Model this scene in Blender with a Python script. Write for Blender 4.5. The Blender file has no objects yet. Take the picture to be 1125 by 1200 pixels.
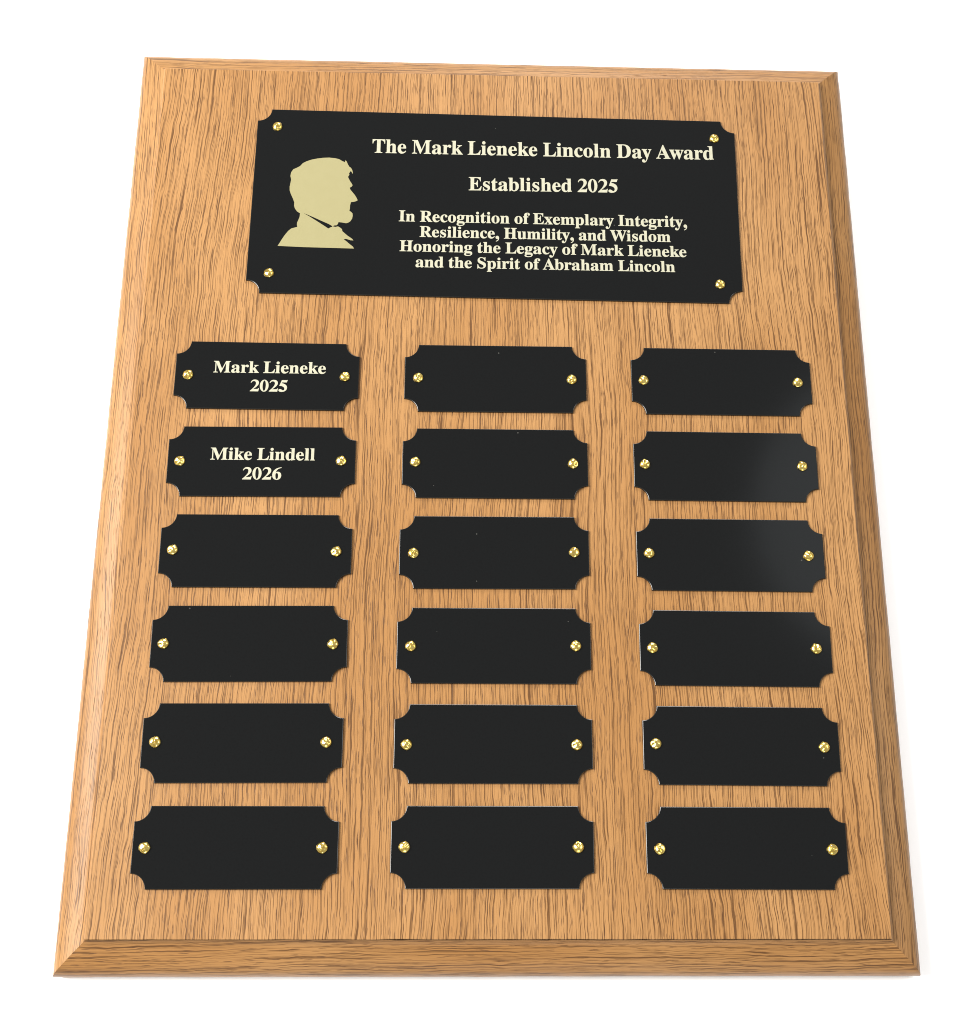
import bpy, bmesh, math, random, json
from mathutils import Vector, Matrix, noise

C = bpy.context.scene.collection
MM = 0.001
THICK = 16.0                      # board thickness, mm; board face lies at z = THICK above the table

# ------------------------------------------------------------------ camera, world, lamps, exposure
CAM_ROT = [[0.99932, -0.010116, -0.03545], [-0.001898, 0.946222, -0.323512], [0.036816, 0.32336, 0.94556]]
CAM_LOC = [-10.400518975478402, -172.3657430574162, 446.6505229962501]
cd = bpy.data.cameras.new('camera')
cam = bpy.data.objects.new('camera', cd); C.objects.link(cam)
m4 = Matrix(CAM_ROT).to_4x4()
m4.translation = Vector((CAM_LOC[0], CAM_LOC[1], CAM_LOC[2] + THICK)) * MM
cam.matrix_world = m4
cd.sensor_fit = 'AUTO'; cd.sensor_width = 36.0
cd.lens = 1636.609 / 1200 * 36.0
cd.shift_x = -37.543 / 1200; cd.shift_y = 4.28 / 1200
cd.clip_start = 0.01; cd.clip_end = 50
bpy.context.scene.camera = cam

w = bpy.data.worlds.new('World'); bpy.context.scene.world = w; w.use_nodes = True
bg = w.node_tree.nodes['Background']
bg.inputs['Color'].default_value = (0.95, 0.97, 1.0, 1); bg.inputs['Strength'].default_value = 0.34

def lamp(name, direction, dist, size, e, col):
    """area lamp aimed at the plaque; e = irradiance/pi it gives a level surface"""
    d = Vector(direction).normalized()
    ld = bpy.data.lights.new(name, 'AREA'); ld.shape = 'DISK'; ld.size = size
    ld.energy = e * math.pi ** 2 * dist ** 2 / d.z
    ld.color = col
    o = bpy.data.objects.new(name, ld); C.objects.link(o)
    o.location = d * dist
    o.rotation_euler = d.to_track_quat('Z', 'Y').to_euler()
    return o
lamp('key_lamp', (-0.72, 0.10, 0.69), 1.5, 0.90, 1.50, (1.0, 0.97, 0.92))
lamp('side_fill', (0.74, 0.05, 0.66), 1.5, 0.60, 0.105, (1.0, 0.97, 0.93))  # added fill, no known source: lifts the shadow right of the board
lamp('back_fill', (0.10, 0.88, 0.50), 1.5, 0.50, 0.26, (1.0, 0.97, 0.93))  # fill added beyond the top edge to help keep the table white
lamp('front_fill', (0.05, -0.90, 0.42), 1.5, 0.60, 0.08, (1.0, 0.98, 0.95))  # weak fill added on the camera side, not a lamp of the place
lamp('ceiling_lamp', (0.41, 0.34, 1.0), 2.4, 0.62, 0.0095, (0.9, 0.97, 1.0))

vs = bpy.context.scene.view_settings
vs.view_transform = 'Standard'; vs.look = 'None'; vs.gamma = 1.0; vs.exposure = 0.55
vs.use_curve_mapping = False
bpy.context.scene.cycles.filter_width = 1.0

# ------------------------------------------------------------------ measured layout (mm)
TITLE = (0.89, 100.32, -0.008)
PLATES = [[-78.6994, 30.7078, -0.0039], [0.6761, 30.7542, 0.0027], [80.0077, 30.742, -0.0015], [-78.7979, -1.1489, 0.0058], [0.6173, -0.9575, 0.0018], [79.8889, -1.0696, -0.0027], [-78.9401, -32.9585, 0.0045], [0.3896, -32.8081, 0.0039], [79.8724, -32.9444, -0.0025], [-79.2535, -64.5402, 0.0076], [0.3381, -64.737, 0.0014], [79.885, -65.1144, -0.0052], [-79.517, -96.8983, 0.0057], [0.224, -96.9042, 0.0012], [79.9927, -97.2123, -0.0059], [-79.729, -129.4073, 0.0014], [0.0224, -129.1729, 0.0001], [79.9425, -129.3253, -0.0028]]
TACKS = [[[-27.213, -0.217], [26.927, 0.011]], [[-26.996, -0.048], [26.654, -0.116]], [[-27.388, 0.084], [27.015, 0.027]], [[-27.595, -0.09], [26.893, 0.266]], [[-27.282, 0.246], [26.671, 0.117]], [[-27.841, 0.333], [26.547, 0.376]], [[-27.467, 0.115], [26.613, -0.2]], [[-27.052, -0.439], [26.801, 0.134]], [[-27.471, 0.249], [26.432, -0.099]], [[-27.681, -0.096], [27.074, -0.313]], [[-27.197, -0.361], [26.821, -0.057]], [[-27.493, -0.215], [26.749, 0.123]], [[-27.529, 0.223], [26.444, 0.032]], [[-27.745, -0.392], [26.727, -0.283]], [[-27.627, 0.369], [26.884, -0.233]], [[-27.912, -0.178], [26.743, -0.165]], [[-27.471, -0.087], [26.859, -0.057]], [[-27.491, -0.46], [27.104, -0.393]]]
TITLE_TACKS = [[-81.491, 30.647], [81.184, 30.43], [80.853, -30.648], [-80.916, -30.327]]
SIL = [[-78.433, -19.281], [-77.754, -17.947], [-77.018, -16.42], [-76.122, -14.772], [-75.056, -13.154], [-73.958, -12.062], [-72.817, -11.689], [-71.839, -11.358], [-72.047, -10.604], [-72.034, -9.654], [-71.577, -8.308], [-71.241, -7.155], [-71.186, -5.74], [-72.294, -5.007], [-73.164, -3.768], [-73.496, -2.627], [-73.505, -1.283], [-74.06, 0.24], [-74.939, 2.143], [-75.463, 3.673], [-75.552, 5.22], [-75.317, 6.973], [-75.193, 8.337], [-75.54, 9.69], [-75.361, 11.256], [-74.627, 12.568], [-73.546, 13.149], [-72.242, 13.972], [-71.299, 15.256], [-69.991, 16.081], [-68.171, 16.844], [-66.168, 17.378], [-63.816, 17.765], [-61.79, 17.905], [-59.748, 17.731], [-58.206, 17.384], [-56.985, 16.634], [-56.013, 16.112], [-55.713, 16.987], [-55.208, 16.294], [-54.897, 15.399], [-54.236, 14.241], [-53.643, 13.828], [-53.169, 13.058], [-52.842, 11.736], [-52.99, 11.262], [-53.26, 12.037], [-53.683, 12.415], [-54.215, 11.46], [-54.087, 10.839], [-54.553, 9.927], [-54.106, 8.965], [-53.625, 8.005], [-53.192, 7.356], [-52.718, 6.515], [-52.963, 5.964], [-53.713, 5.398], [-53.407, 4.554], [-52.624, 3.569], [-51.805, 2.51], [-51.082, 1.295], [-50.602, 0.267], [-51.187, -0.174], [-52.015, -0.429], [-53.013, -0.612], [-53.261, -1.851], [-53.269, -3.196], [-53.424, -4.236], [-52.736, -4.676], [-52.242, -5.275], [-52.134, -6.228], [-52.284, -7.379], [-52.901, -8.541], [-53.643, -9.134], [-54.465, -9.386], [-55.811, -9.119], [-57.149, -9.004], [-57.284, -9.694], [-57.755, -10.316], [-58.682, -10.418], [-59.063, -10.809], [-58.221, -11.013], [-57.235, -10.757], [-56.548, -11.194], [-55.752, -11.855], [-55.582, -12.685], [-54.678, -13.531], [-53.57, -14.523], [-52.542, -15.25], [-51.923, -15.725], [-51.431, -16.353], [-52.495, -16.307], [-53.338, -16.028], [-54.179, -15.787], [-55.002, -15.923], [-53.796, -16.909], [-52.587, -18.006], [-51.556, -18.844], [-51.09, -19.658], [-59.968, -19.601], [-69.232, -19.554]]
GAP = [[-69.993, -5.591], [-68.287, -6.307], [-65.897, -7.384], [-63.162, -8.717], [-60.777, -9.792], [-59.337, -10.664], [-59.222, -10.965], [-59.876, -11.211], [-60.683, -11.728], [-62.406, -10.523], [-64.82, -8.879], [-67.581, -7.05]]
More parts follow.
